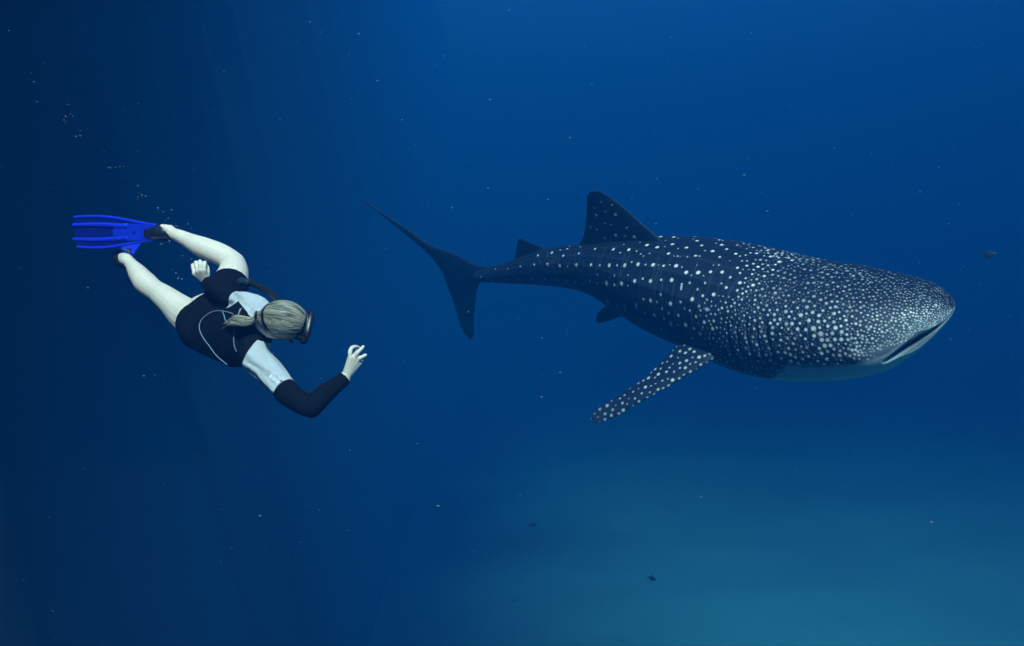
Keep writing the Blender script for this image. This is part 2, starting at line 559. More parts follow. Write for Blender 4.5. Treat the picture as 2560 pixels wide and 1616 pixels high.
FAR = (sh_point(ts[::8][:, None] + 0 * ps[None, ::8], ps[None, ::8] + 0 * ts[::8][:, None]))
KT = KDTree(FAR.shape[0] * FAR.shape[1])
for i, v in enumerate(FAR.reshape(-1, 3)):
    KT.insert(v, i)
KT.balance()
nps8 = FAR.shape[1]


def where(p):
    i = KT.find(p)[1]
    return ts[::8][i // nps8], ps[::8][i % nps8]


def field(x, y):
    """Spacing and radius of the spots on the head and shoulder, in photograph pixels."""
    x = float(x)
    sp = float(np.interp(x, [1780, 1850, 1910, 2000, 2080, 2130, 2200, 2270, 2330, 2390], [13, 13.5, 16, 17.5, 16, 12.5, 10.8, 9, 7, 6]))
    rr = float(np.interp(x, [1780, 1850, 1910, 2000, 2080, 2130, 2200, 2270, 2330, 2390], [2.7, 2.9, 3.7, 4.3, 4.4, 3.5, 3.1, 2.9, 2.5, 2.0]))
    g = math.exp(-(((x - 2040) / 75)**2 + ((y - 825) / 70)**2))
    sp, rr = sp + 3 * g, rr + 1.9 * g
    g = math.exp(-(((x - 2160) / 45)**2 + ((y - 860) / 30)**2))
    sp, rr = sp - 3.5 * g, rr + .1 * g
    g = math.exp(-(((x - 2290) / 90)**2 + ((y - (870 - (x - 2290) * .85 - 40)) / 26)**2))      # fine speckle above the lip
    sp, rr = sp - 4.2 * g, rr - .5 * g
    return max(sp * .93, 5), max(rr * .92, 1.5)


placed = np.zeros((0, 4))
for x, y, r, s in spots:
    if x > 1770:
        placed = np.vstack([placed, [x, y, r, s]])
cand = np.stack([rng.uniform(1745, 2392, 30000), rng.uniform(590, 960, 30000)], 1)
for n_, (x, y) in enumerate(cand):
    sp, rr = field(x, y)
    wob = rng.uniform(.55, 1.18)
    if len(placed) and (((placed[:, 0] - x)**2 + (placed[:, 1] - y)**2) < (sp * .80)**2).any():
        continue
    # behind the cheek only the lower flank has small spots
    if x < 1800 + max(0, (760 - y)) * .62 + 45 * rng.normal() or (x < 1850 and y < 740):
        continue
    p, fi = to_skin(x, y)
    if p is None:
        continue
    t_, a_ = where(p)
    ad = math.degrees(a_)
    low_edge = -5 if t_ < 1.02 else float(np.interp(t_, [1.02, 1.12, 1.25, 1.6], [0, -18, -60, -80]))
    if ad < low_edge or (t_ < .45 and ad < -2):
        continue
    st = (.45 + .55 * rng.random()**.6) * (1 - .5 * float(sstep(32, 62, np.array(ad))) * (t_ < 1.3))
    placed = np.vstack([placed, [x, y, rr * wob, st]])
for x, y, r, s in placed.tolist():
    if not any(abs(x - q[0]) < .1 and abs(y - q[1]) < .1 for q in spots):
        spots.append((x, y, r, s))
# small filler spots between the big cheek spots
for _ in range(9000):
    x, y = rng.uniform(1800, 2330), rng.uniform(600, 905)
    q_ = np.array([(a[0], a[1], a[2]) for a in spots]) if _ == 0 else q_
    d_ = np.hypot(q_[:, 0] - x, q_[:, 1] - y)
    k_ = d_.argmin()
    if not (q_[k_, 2] + 4.2 < d_[k_] < 16) or x < 1830 + max(0, 760 - y) * .62:
        continue
    p, fi = to_skin(x, y)
    if p is None or where(p)[1] < math.radians(3):
        continue
    spots.append((x, y, rng.uniform(1.3, 2.1), rng.uniform(.12, .42)))
    q_ = np.vstack([q_, [x, y, 2]])
spots3 = []
for x, y, r, s in spots:
    p, fi = to_skin(x, y)
    if p is None:
        continue
    t_, a_ = where(p)
    rad = r * p[1] / F
    spots3.append((p, rad, s))
    if a_ < math.radians(84):
        spots3.append((mirror(p), rad, s))


def paint(o, spots3, soft=1.0):
    n = len(o.data.vertices)
    co = np.empty(n * 3, np.float32)
    o.data.vertices.foreach_get('co', co)
    co = co.reshape(-1, 3).astype(float)
    val = np.zeros(n)
    # bucket vertices in a coarse grid to look up each spot's neighbourhood
    cell = .06
    key = np.floor(co / cell).astype(int)
    order = np.lexsort((key[:, 2], key[:, 1], key[:, 0]))
    ks = key[order]
    flatk = (ks[:, 0] + 500) * 4000000 + (ks[:, 1] + 500) * 2000 + ks[:, 2] + 500
    for p, r, s in spots3:
        k = np.floor(np.asarray(p) / cell).astype(int)
        ids = []
        for dx in (-1, 0, 1):
            for dy in (-1, 0, 1):
                a0 = (k[0] + dx + 500) * 4000000 + (k[1] + dy + 500) * 2000 + k[2] - 1 + 500
                i0, i1 = np.searchsorted(flatk, a0), np.searchsorted(flatk, a0 + 3)
                if i1 > i0:
                    ids.append(order[i0:i1])
        if not ids:
            continue
        ids = np.concatenate(ids)
        d = np.linalg.norm(co[ids] - p, axis=1)
        v = s * (1 - sstep(r * .52, r * 1.25, d))
        val[ids] = np.maximum(val[ids], v)
    return val


spot = paint(shark, spots3)
# pale thin bars down the flank between the rows of spots
bars = np.zeros_like(T_)
for k in range(46):
    tb = 1.55 + k * .055 + rng.uniform(-.015, .015)
    a0, a1 = rng.uniform(-55, 20), rng.uniform(10, 70)
    bars += rng.uniform(.25, 1) * bell(T_ - tb - .0006 * (deg - 10) - .02 * np.sin(deg * .08 + k), .0075) * sstep(a0, a0 + 12, deg) * (1 - sstep(a1, a1 + 10, deg))
bars *= (.3 + .9 * vnoise(T_ * 14 + 7, deg * .12 + 60, 21))
bars += .25 * rid * sum(bell(deg - d0, 1.3) for d0 in (28, 50, 70))
belly_edge = np.interp(T_, [0, .42, .5, 1.02, 1.14, 1.3, 1.7, 3.5, 5], [-6, -8, -8, -9, -26, -58, -66, -60, -50])
belly = sstep(5, -5, deg - belly_edge + 2.0 * (vnoise(T_ * 30, deg * .2 + 40, 8) - .5))
# the skin pales to a fine network round the snout and along the lip
net = np.maximum(mend * bell(deg - (mdeg + 7), 9) * sstep(0.02, .2, T_), .75 * (1 - sstep(.12, .6, T_)) * bell(deg - 2, 24))
net = np.maximum(net, .8 * mend * bell(deg - (mdeg - slit_w * 1.75), 3.2))
net = np.maximum(net, .9 * bell(T_ - .40, .13) * bell(deg - 0, 7))
spot_full = np.zeros(len(shark.data.vertices))
spot_full[:] = spot
attr(shark, 'spot', np.clip(spot_full, 0, 1))
attr(shark, 'belly', belly.ravel())
attr(shark, 'net', np.clip(net, 0, 1).ravel())
attr(shark, 'bar', np.clip(bars, 0, 1).ravel())
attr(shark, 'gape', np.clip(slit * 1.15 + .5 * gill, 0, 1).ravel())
attr(shark, 'back', sstep(38, 80, deg).ravel())

pec_v = [np.array(v.co) for v in pec.data.vertices]
pec_bvh = BVHTree.FromPolygons([Vector(v) for v in pec_v], [tuple(p.vertices) for p in pec.data.polygons])
pl = np.zeros((0, 2))
pec3 = []
for _ in range(9000):
    x, y = rng.uniform(1470, 1830), rng.uniform(860, 1060)
    if len(pl) and (((pl[:, 0] - x)**2 + (pl[:, 1] - y)**2) < 12.0**2).any():
        continue
    h = pec_bvh.ray_cast(Vector((0, 0, 0)), Vector(at(x, y, 1.0)).normalized())
    if h[0] is None:
        continue
    pl = np.vstack([pl, [x, y]])
    big = rng.random()
    r_ = (2.2 + 2.6 * big**1.3) * h[0].y / F
    fade = float(np.interp(x, [1475, 1530, 1600], [.35, .7, .95]))
    pec3.append((np.array(h[0]), r_, .85 * fade * (.5 + .45 * big)))
attr(pec, 'spot', paint(pec, pec3))
attr(pec2, 'spot', paint(pec2, [(mirror(p), r, s) for p, r, s in pec3]))
fs3 = []
for x, y, r, s in fin_spots:
    p = mid(x, y)
    fs3.append((p - RT * 0, max(r * p[1] / F, .008) + .03, s))
co = np.array([np.array(v.co) for v in dor.data.vertices])
offp = co - ((co - cT) @ RT)[:, None] * RT
val = np.zeros(len(co))
for p, r, s in fs3:
    val = np.maximum(val, s * (1 - sstep((r - .03) * .62, (r - .03) * 1.28, np.linalg.norm(offp - p, axis=1))))
attr(dor, 'spot', val)

# skin material
nt = None
shark_skin.use_nodes = True
nt = shark_skin.node_tree
b = nt.nodes['Principled BSDF']
b.inputs['Roughness'].default_value = .55
b.inputs['Specular IOR Level'].default_value = .25


def A_(name):
    n = nt.nodes.new('ShaderNodeAttribute')
    n.attribute_name = name
    return n.outputs['Fac']


def mixc(fac, c1, c2, k=None):
    n = nt.nodes.new('ShaderNodeMixRGB')
    if k is not None:
        mm = nt.nodes.new('ShaderNodeMath')
        mm.operation = 'MULTIPLY'
        mm.use_clamp = True
        nt.links.new(fac, mm.inputs[0])
        mm.inputs[1].default_value = k
        fac = mm.outputs[0]
    nt.links.new(fac, n.inputs[0])
    for i, c in ((1, c1), (2, c2)):
        if isinstance(c, tuple):
            n.inputs[i].default_value = (*c, 1)
        else:
            nt.links.new(c, n.inputs[i])
    return n.outputs[0]


tc = nt.nodes.new('ShaderNodeTexCoord')
nz = nt.nodes.new('ShaderNodeTexNoise')
nz.inputs['Scale'].default_value = 5
nz.inputs['Detail'].default_value = 7
nt.links.new(tc.outputs['Object'], nz.inputs['Vector'])
nf = nt.nodes.new('ShaderNodeTexNoise')
nf.inputs['Scale'].default_value = 60
nf.inputs['Detail'].default_value = 3
nt.links.new(tc.outputs['Object'], nf.inputs['Vector'])
base = mixc(nz.outputs['Fac'], (.003, .011, .030), (.008, .021, .048))
base = mixc(A_('back'), base, (.003, .008, .020), .8)
base = mixc(A_('belly'), base, (.40, .48, .53))
base = mixc(A_('net'), base, (.26, .33, .37), .62)
base = mixc(A_('bar'), base, (.18, .26, .32), .2)
base = mixc(A_('spot'), base, (.80, .86, .86))
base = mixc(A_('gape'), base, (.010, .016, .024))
nt.links.new(base, b.inputs['Base Color'])
bp = nt.nodes.new('ShaderNodeBump')
bp.inputs['Strength'].default_value = .14
bp.inputs['Distance'].default_value = .01
nt.links.new(nf.outputs['Fac'], bp.inputs['Height'])
nt.links.new(bp.outputs[0], b.inputs['Normal'])


# ------------------------------------------------------------------ the diver
skin_m = mat('pale_skin', (.86, .74, .63), .5, .3, noise=((.70, .56, .46), 11), bump=.12, bscale=90)
suit_m = mat('black_neoprene', (.003, .0035, .006), .85, .06, noise=((.005, .006, .010), 25), bump=.25, bscale=180)
white_m = mat('pale_grey_neoprene', (.52, .53, .56), .8, .05, noise=((.43, .44, .48), 14), bump=.25, bscale=40)
rubber_m = mat('black_rubber', (.010, .011, .014), .4, .5)


def w(*a):
    return at(*a)


RSH, LSH = w(634, 886, 3.32), w(637, 770, 3.45)
RHIP, LHIP = w(508, 806, 3.74), w(562, 748, 3.84)
s_sh, s_hip = unit(RSH - LSH), unit(RHIP - LHIP)
NECK = w(655, 806, 3.36)
HEAD = w(711, 801, 3.27)
HS = .86                                         # size of the head about its centre
face = unit(np.array([.88, .40, -.26]))
crown = np.array([.42, -.84, .34])
crown = unit(crown - face * np.dot(face, crown))
ear = np.cross(face, crown)                     # towards her right ear

bits = []                                        # closed surfaces grown together into one body
chains = {}                                      # joints per limb, for telling regions apart


def limb(name, P, R, ref=None, seg=18):
    V, fs = tube(P, R, ref, seg=seg, n=max(10, int(np.linalg.norm(np.diff(np.array(P), axis=0), axis=1).sum() / .015)))
    bits.append((V, fs))
    chains[name] = (np.array(P), np.array([np.mean(r) for r in R]))


limb('torso', [w(512, 792, 3.84), w(532, 803, 3.77), w(556, 818, 3.67), w(581, 830, 3.58), w(606, 832, 3.49), w(630, 817, 3.42), w(648, 809, 3.37)],
     [(.135, .105), (.162, .115), (.148, .105), (.142, .100), (.152, .105), (.150, .095), (.075, .06)], [s_hip, s_hip, unit(s_hip + s_sh), s_sh, s_sh, s_sh, s_sh])
limb('neck', [w(640, 812, 3.39), NECK, HEAD - crown * .09 - face * .02, HEAD - crown * .03], [.07, .058, .054, .055])
limb('right_upper_arm', [w(645, 850, 3.37), RSH, w(668, 925, 3.27), w(705, 968, 3.22), w(745, 1002, 3.18), w(777, 1018, 3.17)], [.055, .062, .055, .048, .043, .041])
limb('right_forearm', [w(776, 1018, 3.17), w(792, 1004, 3.18), w(815, 983, 3.21), w(842, 962, 3.26), w(862, 946, 3.30)], [.040, .040, .035, .029, (.027, .021)], ear)
limb('left_upper_arm', [w(655, 790, 3.41), LSH, w(620, 757, 3.46), w(594, 752, 3.50), w(570, 742, 3.53)], [.055, .056, .040, .036, .036])
limb('left_forearm', [w(570, 742, 3.53), w(548, 730, 3.57), w(530, 716, 3.62), w(516, 706, 3.65)], [.037, .035, .029, (.027, .020)])
limb('right_thigh', [w(516, 818, 3.76), w(488, 803, 3.80), w(459, 783, 3.86), w(430, 758, 3.92), w(403, 737, 3.98)], [.100, .092, .080, .065, .057])
limb('right_shin', [w(404, 737, 3.98), w(386, 726, 4.03), w(364, 708, 4.10), w(345, 684, 4.18), w(330, 664, 4.26), w(322, 654, 4.29)], [.056, .053, .058, .048, .034, .030])
limb('left_thigh', [w(556, 762, 3.84), w(566, 735, 3.92), w(578, 702, 4.01), w(584, 676, 4.07), w(583, 661, 4.10)], [.100, .094, .084, .072, .064])
limb('left_shin', [w(583, 660, 4.10), w(566, 645, 4.12), w(535, 630, 4.13), w(503, 617, 4.14), w(470, 601, 4.16), w(445, 589, 4.18), w(430, 583, 4.19)], [.062, .057, .058, .054, .040, .033, .030])
# feet, toes inside the fins
limb('left_foot', [w(424, 577, 4.195), w(412, 579, 4.21), w(402, 582, 4.225), w(392, 583, 4.235)], [.030, .032, .031, .024])
V, fs = tube([w(424, 576, 4.19), w(412, 570, 4.19), w(405, 566, 4.195)], [.029, .020, .012], n=8)
bits.append((V, fs))
limb('right_foot', [w(318, 652, 4.30), w(312, 648, 4.36), w(312, 636, 4.45)], [.034, .040, .030])
# buttocks
bits.append(ellipsoid(w(500, 826, 3.72), np.eye(3) * .092))
bits.append(ellipsoid(w(540, 775, 3.74), np.eye(3) * .085))


def hand(W, knuckles, fingers, thumb, rp=.0135, rf=.0088):
    for k, (K, fg) in enumerate(zip(knuckles, fingers)):
        K = w(*K)
        V, fs = tube([W, W + (K - W) * .5, K], [rp * 1.1, rp, rp * .86], n=8, seg=12)
        bits.append((V, fs))
        pts = [K] + [w(*p) for p in fg]
        V, fs = tube(pts, list(np.linspace(rf * 1.06, rf * .80, len(pts))), n=14, seg=12)
        bits.append((V, fs))
        chains.setdefault('hands', []).append([W] + pts)
    pts = [W] + [w(*p) for p in thumb]
    V, fs = tube(pts, [rp * 1.1, rp * 1.05] + list(np.linspace(rf * 1.2, rf * .9, len(pts) - 2)), n=16, seg=12)
    bits.append((V, fs))
    chains.setdefault('hands', []).append(pts)


WR, WL = w(863, 945, 3.30), w(514, 704, 3.655)
hand(WR, [(877, 894, 3.283), (886, 894, 3.29), (893, 899, 3.30), (898, 907, 3.315)],
     [[(875, 880, 3.278), (879, 871, 3.29), (889, 867, 3.315), (898, 871, 3.345)],
      [(893, 883, 3.282), (901, 875, 3.288), (908, 867.5, 3.296)],
      [(901, 895, 3.296), (907, 892, 3.30), (914, 888, 3.308)],
      [(903, 905, 3.335), (902, 901, 3.352), (896, 903, 3.358)]],
     [(872, 922, 3.33), (880, 901, 3.362), (890, 884, 3.366), (898, 874, 3.352)], .0158, .0094)
hand(WL, [(511, 676, 3.625), (502, 676, 3.615), (494, 679, 3.62), (486, 684, 3.63)],
     [[(512, 662, 3.628), (513, 656, 3.655), (511, 664, 3.68)],
      [(501, 659, 3.618), (500, 653, 3.648), (500, 663, 3.675)],
      [(490.5, 662, 3.625), (489, 656, 3.653), (490, 666, 3.678)],
      [(482.5, 669, 3.637), (481.5, 663, 3.66), (484, 672, 3.68)]],
     [(517, 691, 3.65), (519, 678, 3.655), (518, 666, 3.668)])
head0 = len(bits)
# the head: skull, face, jaw, nose, ears
bits.append(ellipsoid(HEAD, (face * .094, ear * .074, crown * .094)))
bits.append(ellipsoid(HEAD + face * .030 - crown * .055, (face * .062, ear * .057, crown * .072)))
bits.append(ellipsoid(HEAD + face * .058 - crown * .103, (face * .028, ear * .032, crown * .022)))
V, fs = tube([HEAD + face * .084 + crown * .0, HEAD + face * .100 - crown * .028, HEAD + face * .096 - crown * .043], [.009, .012, .014], n=8, seg=10)
bits.append((V, fs))
for q in (-.078, -.087):                         # lips
    bits.append(ellipsoid(HEAD + face * .087 + crown * q, (face * .010, ear * .022, crown * .006), 14, 8))
for sg in (1, -1):
    bits.append(ellipsoid(HEAD + ear * sg * .076 - face * .008 - crown * .022, (face * .016, ear * .008 , crown * .030), 14, 10))

bits[head0:] = [(HEAD + (v_ - HEAD) * HS, f_) for v_, f_ in bits[head0:]]
V, fs = join(bits)
tmp = mesh('body_draft', V, fs, None)
md = tmp.modifiers.new('r', 'REMESH')
md.mode = 'VOXEL'
md.voxel_size = .0042
md = tmp.modifiers.new('s', 'SMOOTH')
md.factor = .5
md.iterations = 4
dg = bpy.context.evaluated_depsgraph_get()
ev = tmp.evaluated_get(dg)
em = ev.to_mesh()
BVt = np.empty(len(em.vertices) * 3, np.float32)
em.vertices.foreach_get('co', BVt)
BVt = BVt.reshape(-1, 3).astype(float)
BF = [tuple(p.vertices) for p in em.polygons]
ev.to_mesh_clear()
bpy.data.objects.remove(tmp)

# split the surface along the hems so that the suit's edges are clean
bm = bmesh.new()
for v in BVt:
    bm.verts.new(v)
bm.verts.ensure_lookup_table()
for f in BF:
    try:
        bm.faces.new([bm.verts[i] for i in f])
    except ValueError:
        pass
bm.normal_update()
names = [k for k in chains if k != 'hands']


def nearest(co):
    """Limb whose tube a point is nearest to, relative to its thickness, and how far along the limb it is."""
    best = np.full(len(co), 9e9)
    who = np.zeros(len(co), int)
    for k, nme in enumerate(names):
        P, R = chains[nme]
        for a in range(len(P) - 1):
            d = P[a + 1] - P[a]
            t = np.clip(((co - P[a]) @ d) / (d @ d), 0, 1)
            q = np.linalg.norm(co - (P[a] + t[:, None] * d), axis=1) / (R[a] + t * (R[a + 1] - R[a]))
            m_ = q < best
            best[m_] = q[m_]
            who[m_] = k
    for pts in chains['hands']:
        pass
    return who, best


HEMS = {  # limb: (point on the hem, direction of the limb there)
    'right_cuff': (w(861, 947, 3.298), unit(w(867, 938, 3.30) - w(845, 960, 3.27)), .07),
    'left_cuff': (w(515.5, 706, 3.652), unit(w(513, 698, 3.655) - w(526, 716, 3.63)), .07),
    'right_thigh': (w(494, 802, 3.82), unit(w(430, 755, 3.92) - w(485, 796, 3.80)), .16),
    'left_thigh': (w(577, 706, 4.00), unit(w(586, 668, 4.08) - w(566, 735, 3.92)), .13),
    'right_sleeve': (w(709, 977, 3.215), unit(w(745, 1002, 3.18) - w(668, 925, 3.27)), .11),
    'left_panel': (w(625, 786, 3.35), unit(np.array([.62, 0, .78])), .2),
    'right_collar': (w(650, 856, 3.28), unit(np.array([-.35, 0, -.94])), .2),
    'right_panel': (w(621, 890, 3.28), unit(np.array([.91, 0, -.43])), .2),
    'left_sleeve': (w(589, 754, 3.505), unit(w(570, 742, 3.53) - w(620, 757, 3.46)), .07),
}
for nme, (p, n, rad) in HEMS.items():
    near = {v for v in bm.verts if np.linalg.norm(np.array(v.co) - p) < rad}
    fcs = [f for f in bm.faces if any(v in near for v in f.verts)]
    geom = list({e for f in fcs for e in f.edges}) + list({v for f in fcs for v in f.verts}) + fcs
    bmesh.ops.bisect_plane(bm, geom=geom, dist=1e-6, plane_co=Vector(p), plane_no=Vector(n))
bm.normal_update()
bm.verts.index_update()
bm.faces.index_update()
cen = np.array([f.calc_center_median() for f in bm.faces])
who, rel = nearest(cen)
side_of = {k: ((cen - p) @ n) for k, (p, n, r) in HEMS.items()}
L_ = {n: i for i, n in enumerate(names)}
neck_n = unit(HEAD - NECK)
suit = np.zeros(len(cen), int)                    # 0 bare, 1 black, 2 pale sleeve right, 3 pale sleeve left
tors = who == L_['torso']
suit[tors] = 1
suit[(who == L_['neck']) & (((cen - (NECK + neck_n * .045)) @ neck_n) < 0)] = 1
for side_, val in (('right', 2), ('left', 3)):
    ua, fa, th = who == L_[side_ + '_upper_arm'], who == L_[side_ + '_forearm'], who == L_[side_ + '_thigh']
    suit[ua & (side_of[side_ + '_sleeve'] < 0)] = val
    suit[ua & (side_of[side_ + '_sleeve'] >= 0)] = 1
    suit[fa & (side_of[side_ + '_cuff'] < 0)] = 1
    suit[th & (side_of[side_ + '_thigh'] < 0)] = 1
hd = np.linalg.norm(cen - HEAD, axis=1) < .135
suit[hd & ((cen - HEAD) @ crown > -.10)] = 0
for pts in chains['hands']:                       # bare hands beyond the cuffs
    k_ = 'right_cuff' if np.linalg.norm(pts[0] - WR) < np.linalg.norm(pts[0] - WL) else 'left_cuff'
    for a, b_ in zip(pts[:-1], pts[1:]):
        d = b_ - a
        t = np.clip(((cen - a) @ d) / (d @ d), 0, 1)
        suit[(np.linalg.norm(cen - (a + t[:, None] * d), axis=1) < .030) & (side_of[k_] > 0)] = 0
suit[tors & (side_of['right_thigh'] > 0) & (np.linalg.norm(cen - HEMS['right_thigh'][0], axis=1) < .15)] = 0
# the pale raglan panels run from the sleeves over the shoulders up to the collar
dl, dr = np.linalg.norm(cen - LSH, axis=1), np.linalg.norm(cen - RSH, axis=1)
half = (cen - (LSH + RSH) / 2) @ s_sh
ua_l, ua_r = who == L_['left_upper_arm'], who == L_['right_upper_arm']
nk = who == L_['neck']
suit[(tors | nk) & (suit == 1) & (side_of['left_panel'] > 0) & (half < .01) & (dl < .19)] = 3
a_, b_ = LSH, w(596, 753, 3.50)
t = np.clip(((cen - a_) @ (b_ - a_)) / ((b_ - a_) @ (b_ - a_)), 0, 1)
suit[(tors | ua_l) & (suit == 1) & (np.linalg.norm(cen - (a_ + t[:, None] * (b_ - a_)), axis=1) < .058) & (side_of['left_sleeve'] < 0)] = 3
zr = (tors | ua_r | nk) & (suit > 0) & (dr < .24) & (half > -.04) & (side_of['right_sleeve'] < 0)
suit[zr & (suit != 3)] = 1
suit[zr & (suit != 3) & (side_of['right_panel'] > 0) & (side_of['right_collar'] > 0)] = 2
bm.faces.ensure_lookup_table()
nb_ = {i: [g.index for e in bm.faces[i].edges for g in e.link_faces if g.index != i] for i in np.nonzero((suit > 0) & (dl < .24))[0]}
for _ in range(14):                               # even out the sleeve's edge in the armpit
    new = suit.copy()
    for i, q_ in nb_.items():
        c3 = sum(suit[k] == 3 for k in q_)
        if suit[i] == 1 and c3 >= 3:
            new[i] = 3
    suit = new

co_all = np.array([v.co for v in bm.verts])
no_all = np.array([v.normal for v in bm.verts])
faces_all = [tuple(v.index for v in f.verts) for f in bm.faces]
bm.free()
person = mesh('person', co_all, faces_all, skin_m)
tag(person, 'freediver in a black wetsuit with pale sleeves and blue fins making an OK sign', 'person')


def shell(name, code, m, off, th=.003):
    fi = [faces_all[i] for i in np.nonzero(suit == code)[0]]
    ids = sorted({i for f in fi for i in f})
    mp = {i: k for k, i in enumerate(ids)}
    V = co_all[ids] + no_all[ids] * off
    o = mesh(name, V, [tuple(mp[i] for i in f) for f in fi], m, person)
    sd = o.modifiers.new('thick', 'SOLIDIFY')
    sd.thickness = th
    sd.offset = -1
    return o


wet = shell('wetsuit', 1, suit_m, .0035)
slr = shell('sleeve_panel', 2, white_m, .0042)
sll = shell('sleeve_panel', 3, white_m, .0042)

# ---- hair drawn back into a ponytail
TIE = HEAD + (-face * .118 - crown * .030 - ear * .004)
hair_m = bpy.data.materials.new('blonde_hair')
hair_m.use_nodes = True
nt = hair_m.node_tree
b = nt.nodes['Principled BSDF']
b.inputs['Roughness'].default_value = .42
b.inputs['Specular IOR Level'].default_value = .45
a_ = nt.nodes.new('ShaderNodeAttribute')
a_.attribute_name = 'strand'
rp = nt.nodes.new('ShaderNodeValToRGB')
rp.color_ramp.elements[0].color = (.040, .036, .026, 1)
rp.color_ramp.elements[1].color = (.33, .30, .22, 1)
rp.color_ramp.elements[0].position = .22
rp.color_ramp.elements[1].position = .80
nt.links.new(a_.outputs['Fac'], rp.inputs['Fac'])
nt.links.new(rp.outputs[0], b.inputs['Base Color'])
pole = unit(TIE - HEAD)
e1 = unit(crown - pole * np.dot(crown, pole))
e2 = np.cross(pole, e1)
NTH, NPH = 80, 560
th = np.linspace(.10, math.radians(150), NTH)
ph = np.linspace(0, 2 * math.pi, NPH, endpoint=False)
TH, PH = np.meshgrid(th, ph, indexing='ij')
D = pole * np.cos(TH)[..., None] + (e1 * np.cos(PH)[..., None] + e2 * np.sin(PH)[..., None]) * np.sin(TH)[..., None]
k_ = 1 / np.sqrt(((D @ face) / .106)**2 + ((D @ ear) / .084)**2 + ((D @ crown) / .105)**2)
strand = .42 * vnoise(PH * 9 + 3 + TH, TH * 1.3 + 5, 3) + .33 * vnoise(PH * 26 + 9 + .6 * TH, TH * 2.2 + 5, 5) + .25 * vnoise(PH * 62 + 9, TH * 3 + 5, 6)
strand = np.clip((strand - .5) * 1.7 + .5, 0, 1)
HV = HEAD + HS * (D * (k_ + (strand - .5) * .0018)[..., None] + pole * (.012 * np.exp(-(TH / .30)**2))[..., None])
I = np.arange(NTH * NPH).reshape(NTH, NPH)
J = np.roll(I, -1, 1)
Q = np.stack([I[:-1], J[:-1], J[1:], I[1:]], -1)
Dm = D[:-1]
ok = ~(((Dm @ face) > .62) & ((Dm @ crown) < .50)) & ~(((Dm @ face) > -.25) & ((Dm @ crown) < -.30)) & ~((Dm @ crown) < -.62)
Q = Q[ok]
hair = mesh('hair', HV.reshape(-1, 3), Q, hair_m, person)
attr(hair, 'strand', strand.ravel())
sd = hair.modifiers.new('thick', 'SOLIDIFY')
sd.thickness = .006
# ponytail: loose locks that part towards their ends
bvh = BVHTree.FromPolygons([Vector(v) for v in co_all], faces_all)


def on_body(px, py, lift=.008):
    h = bvh.ray_cast(Vector((0, 0, 0)), Vector(at(px, py, 1.0)).normalized())
    if h[0] is None:
        return None
    return np.array(h[0]) + np.array(h[1]) * lift


TIE = HEAD + (TIE - HEAD) * HS
tail_dir = [TIE, w(628, 803, TIE[1] + .03), on_body(608, 806, .050), on_body(590, 810, .034), on_body(570, 817, .022)]
locks, vals = [], []
for k in range(64):
    a0, rr = rng.uniform(0, 2 * math.pi), rng.uniform(.1, 1)**.5
    pts = []
    endk = rng.uniform(.72, 1.05)
    base_pts = curve(np.array(tail_dir), 9)[0]
    for i_, q_ in enumerate(base_pts):
        u_ = i_ / 8
        if u_ > endk:
            break
        wd = .010 + .013 * math.sin(math.pi * min(u_ * 1.15, 1) * .8)
        off = np.array([.3, .2, .9]) * math.sin(a0 + u_ * 1.1) + np.array([.3, -.9, .1]) * math.cos(a0 + u_ * 1.1)
        pts.append(q_ + off * wd * rr + rng.normal(0, .0012, 3))
    if len(pts) < 4:
        continue
    rl = rng.uniform(.0026, .0046)
    V, fs = tube(pts, [rl] * (len(pts) - 2) + [rl * .6, rl * .12], seg=7, n=22)
    locks.append((V, fs))
    vals.append(np.full(len(V), rng.uniform(.25, 1)))
V, fs = join(locks)
tail = mesh('ponytail', V, fs, hair_m, person)
attr(tail, 'strand', np.concatenate(vals))
V, fs = tube([TIE + pole * .004, TIE + pole * .009, TIE + pole * .014], [.0135, .0165, .0135], n=7, seg=20, cap=False)
mesh('hair_tie', V, fs, rubber_m, person)
for sg in (1, -1):
    o = mesh('eye', *ellipsoid(HEAD + face * .083 + ear * sg * .031 + crown * .006, np.eye(3) * .012, 14, 10), dark_m, person)

# ---- mask with its strap, and the snorkel
mask_m = mat('black_mask_rubber', (.006, .007, .012), .35, .5)
glass_m = mat('dark_mask_glass', (.02, .03, .04), .06, .6)
MC = HEAD + face * .092 - crown * .012


def ring_loft(offs, m, name, parent):
    V, fs, n_ = [], [], 28
    for d_, a_r, b_r in offs:
        for k in range(n_):
            t_ = 2 * math.pi * k / n_
            cx, cy = math.cos(t_), math.sin(t_)
            q_ = 1 / (abs(cx)**3.2 + abs(cy)**3.2)**(1 / 3.2)
            V.append(MC + face * d_ + ear * a_r * cx * q_ + crown * b_r * cy * q_)
    for r_ in range(len(offs) - 1):
        for k in range(n_):
            fs.append((r_ * n_ + k, r_ * n_ + (k + 1) % n_, (r_ + 1) * n_ + (k + 1) % n_, (r_ + 1) * n_ + k))
    fs.append(tuple(range(n_ - 1, -1, -1)))
    fs.append(tuple(range((len(offs) - 1) * n_, len(offs) * n_)))
    return mesh(name, V, fs, m, parent)


mask = ring_loft([(-.030, .064, .046), (-.012, .070, .050), (.008, .072, .050), (.012, .082, .055), (.030, .084, .056), (.034, .080, .052), (.032, .072, .044)], mask_m, 'diving_mask', person)
for sg in (1, -1):
    lens_c = MC + face * .036 + ear * sg * .037 + crown * .004
    mesh('lens', *ellipsoid(lens_c, (ear * .033, crown * .040, face * .003), 18, 8), glass_m, mask)
V, fs = tube([MC + face * .030 - crown * .048, MC + face * .026 - crown * .064], [(.026, .016), (.020, .012)], ear, n=6, seg=14)
mesh('nose_pocket', V, fs, mask_m, mask)
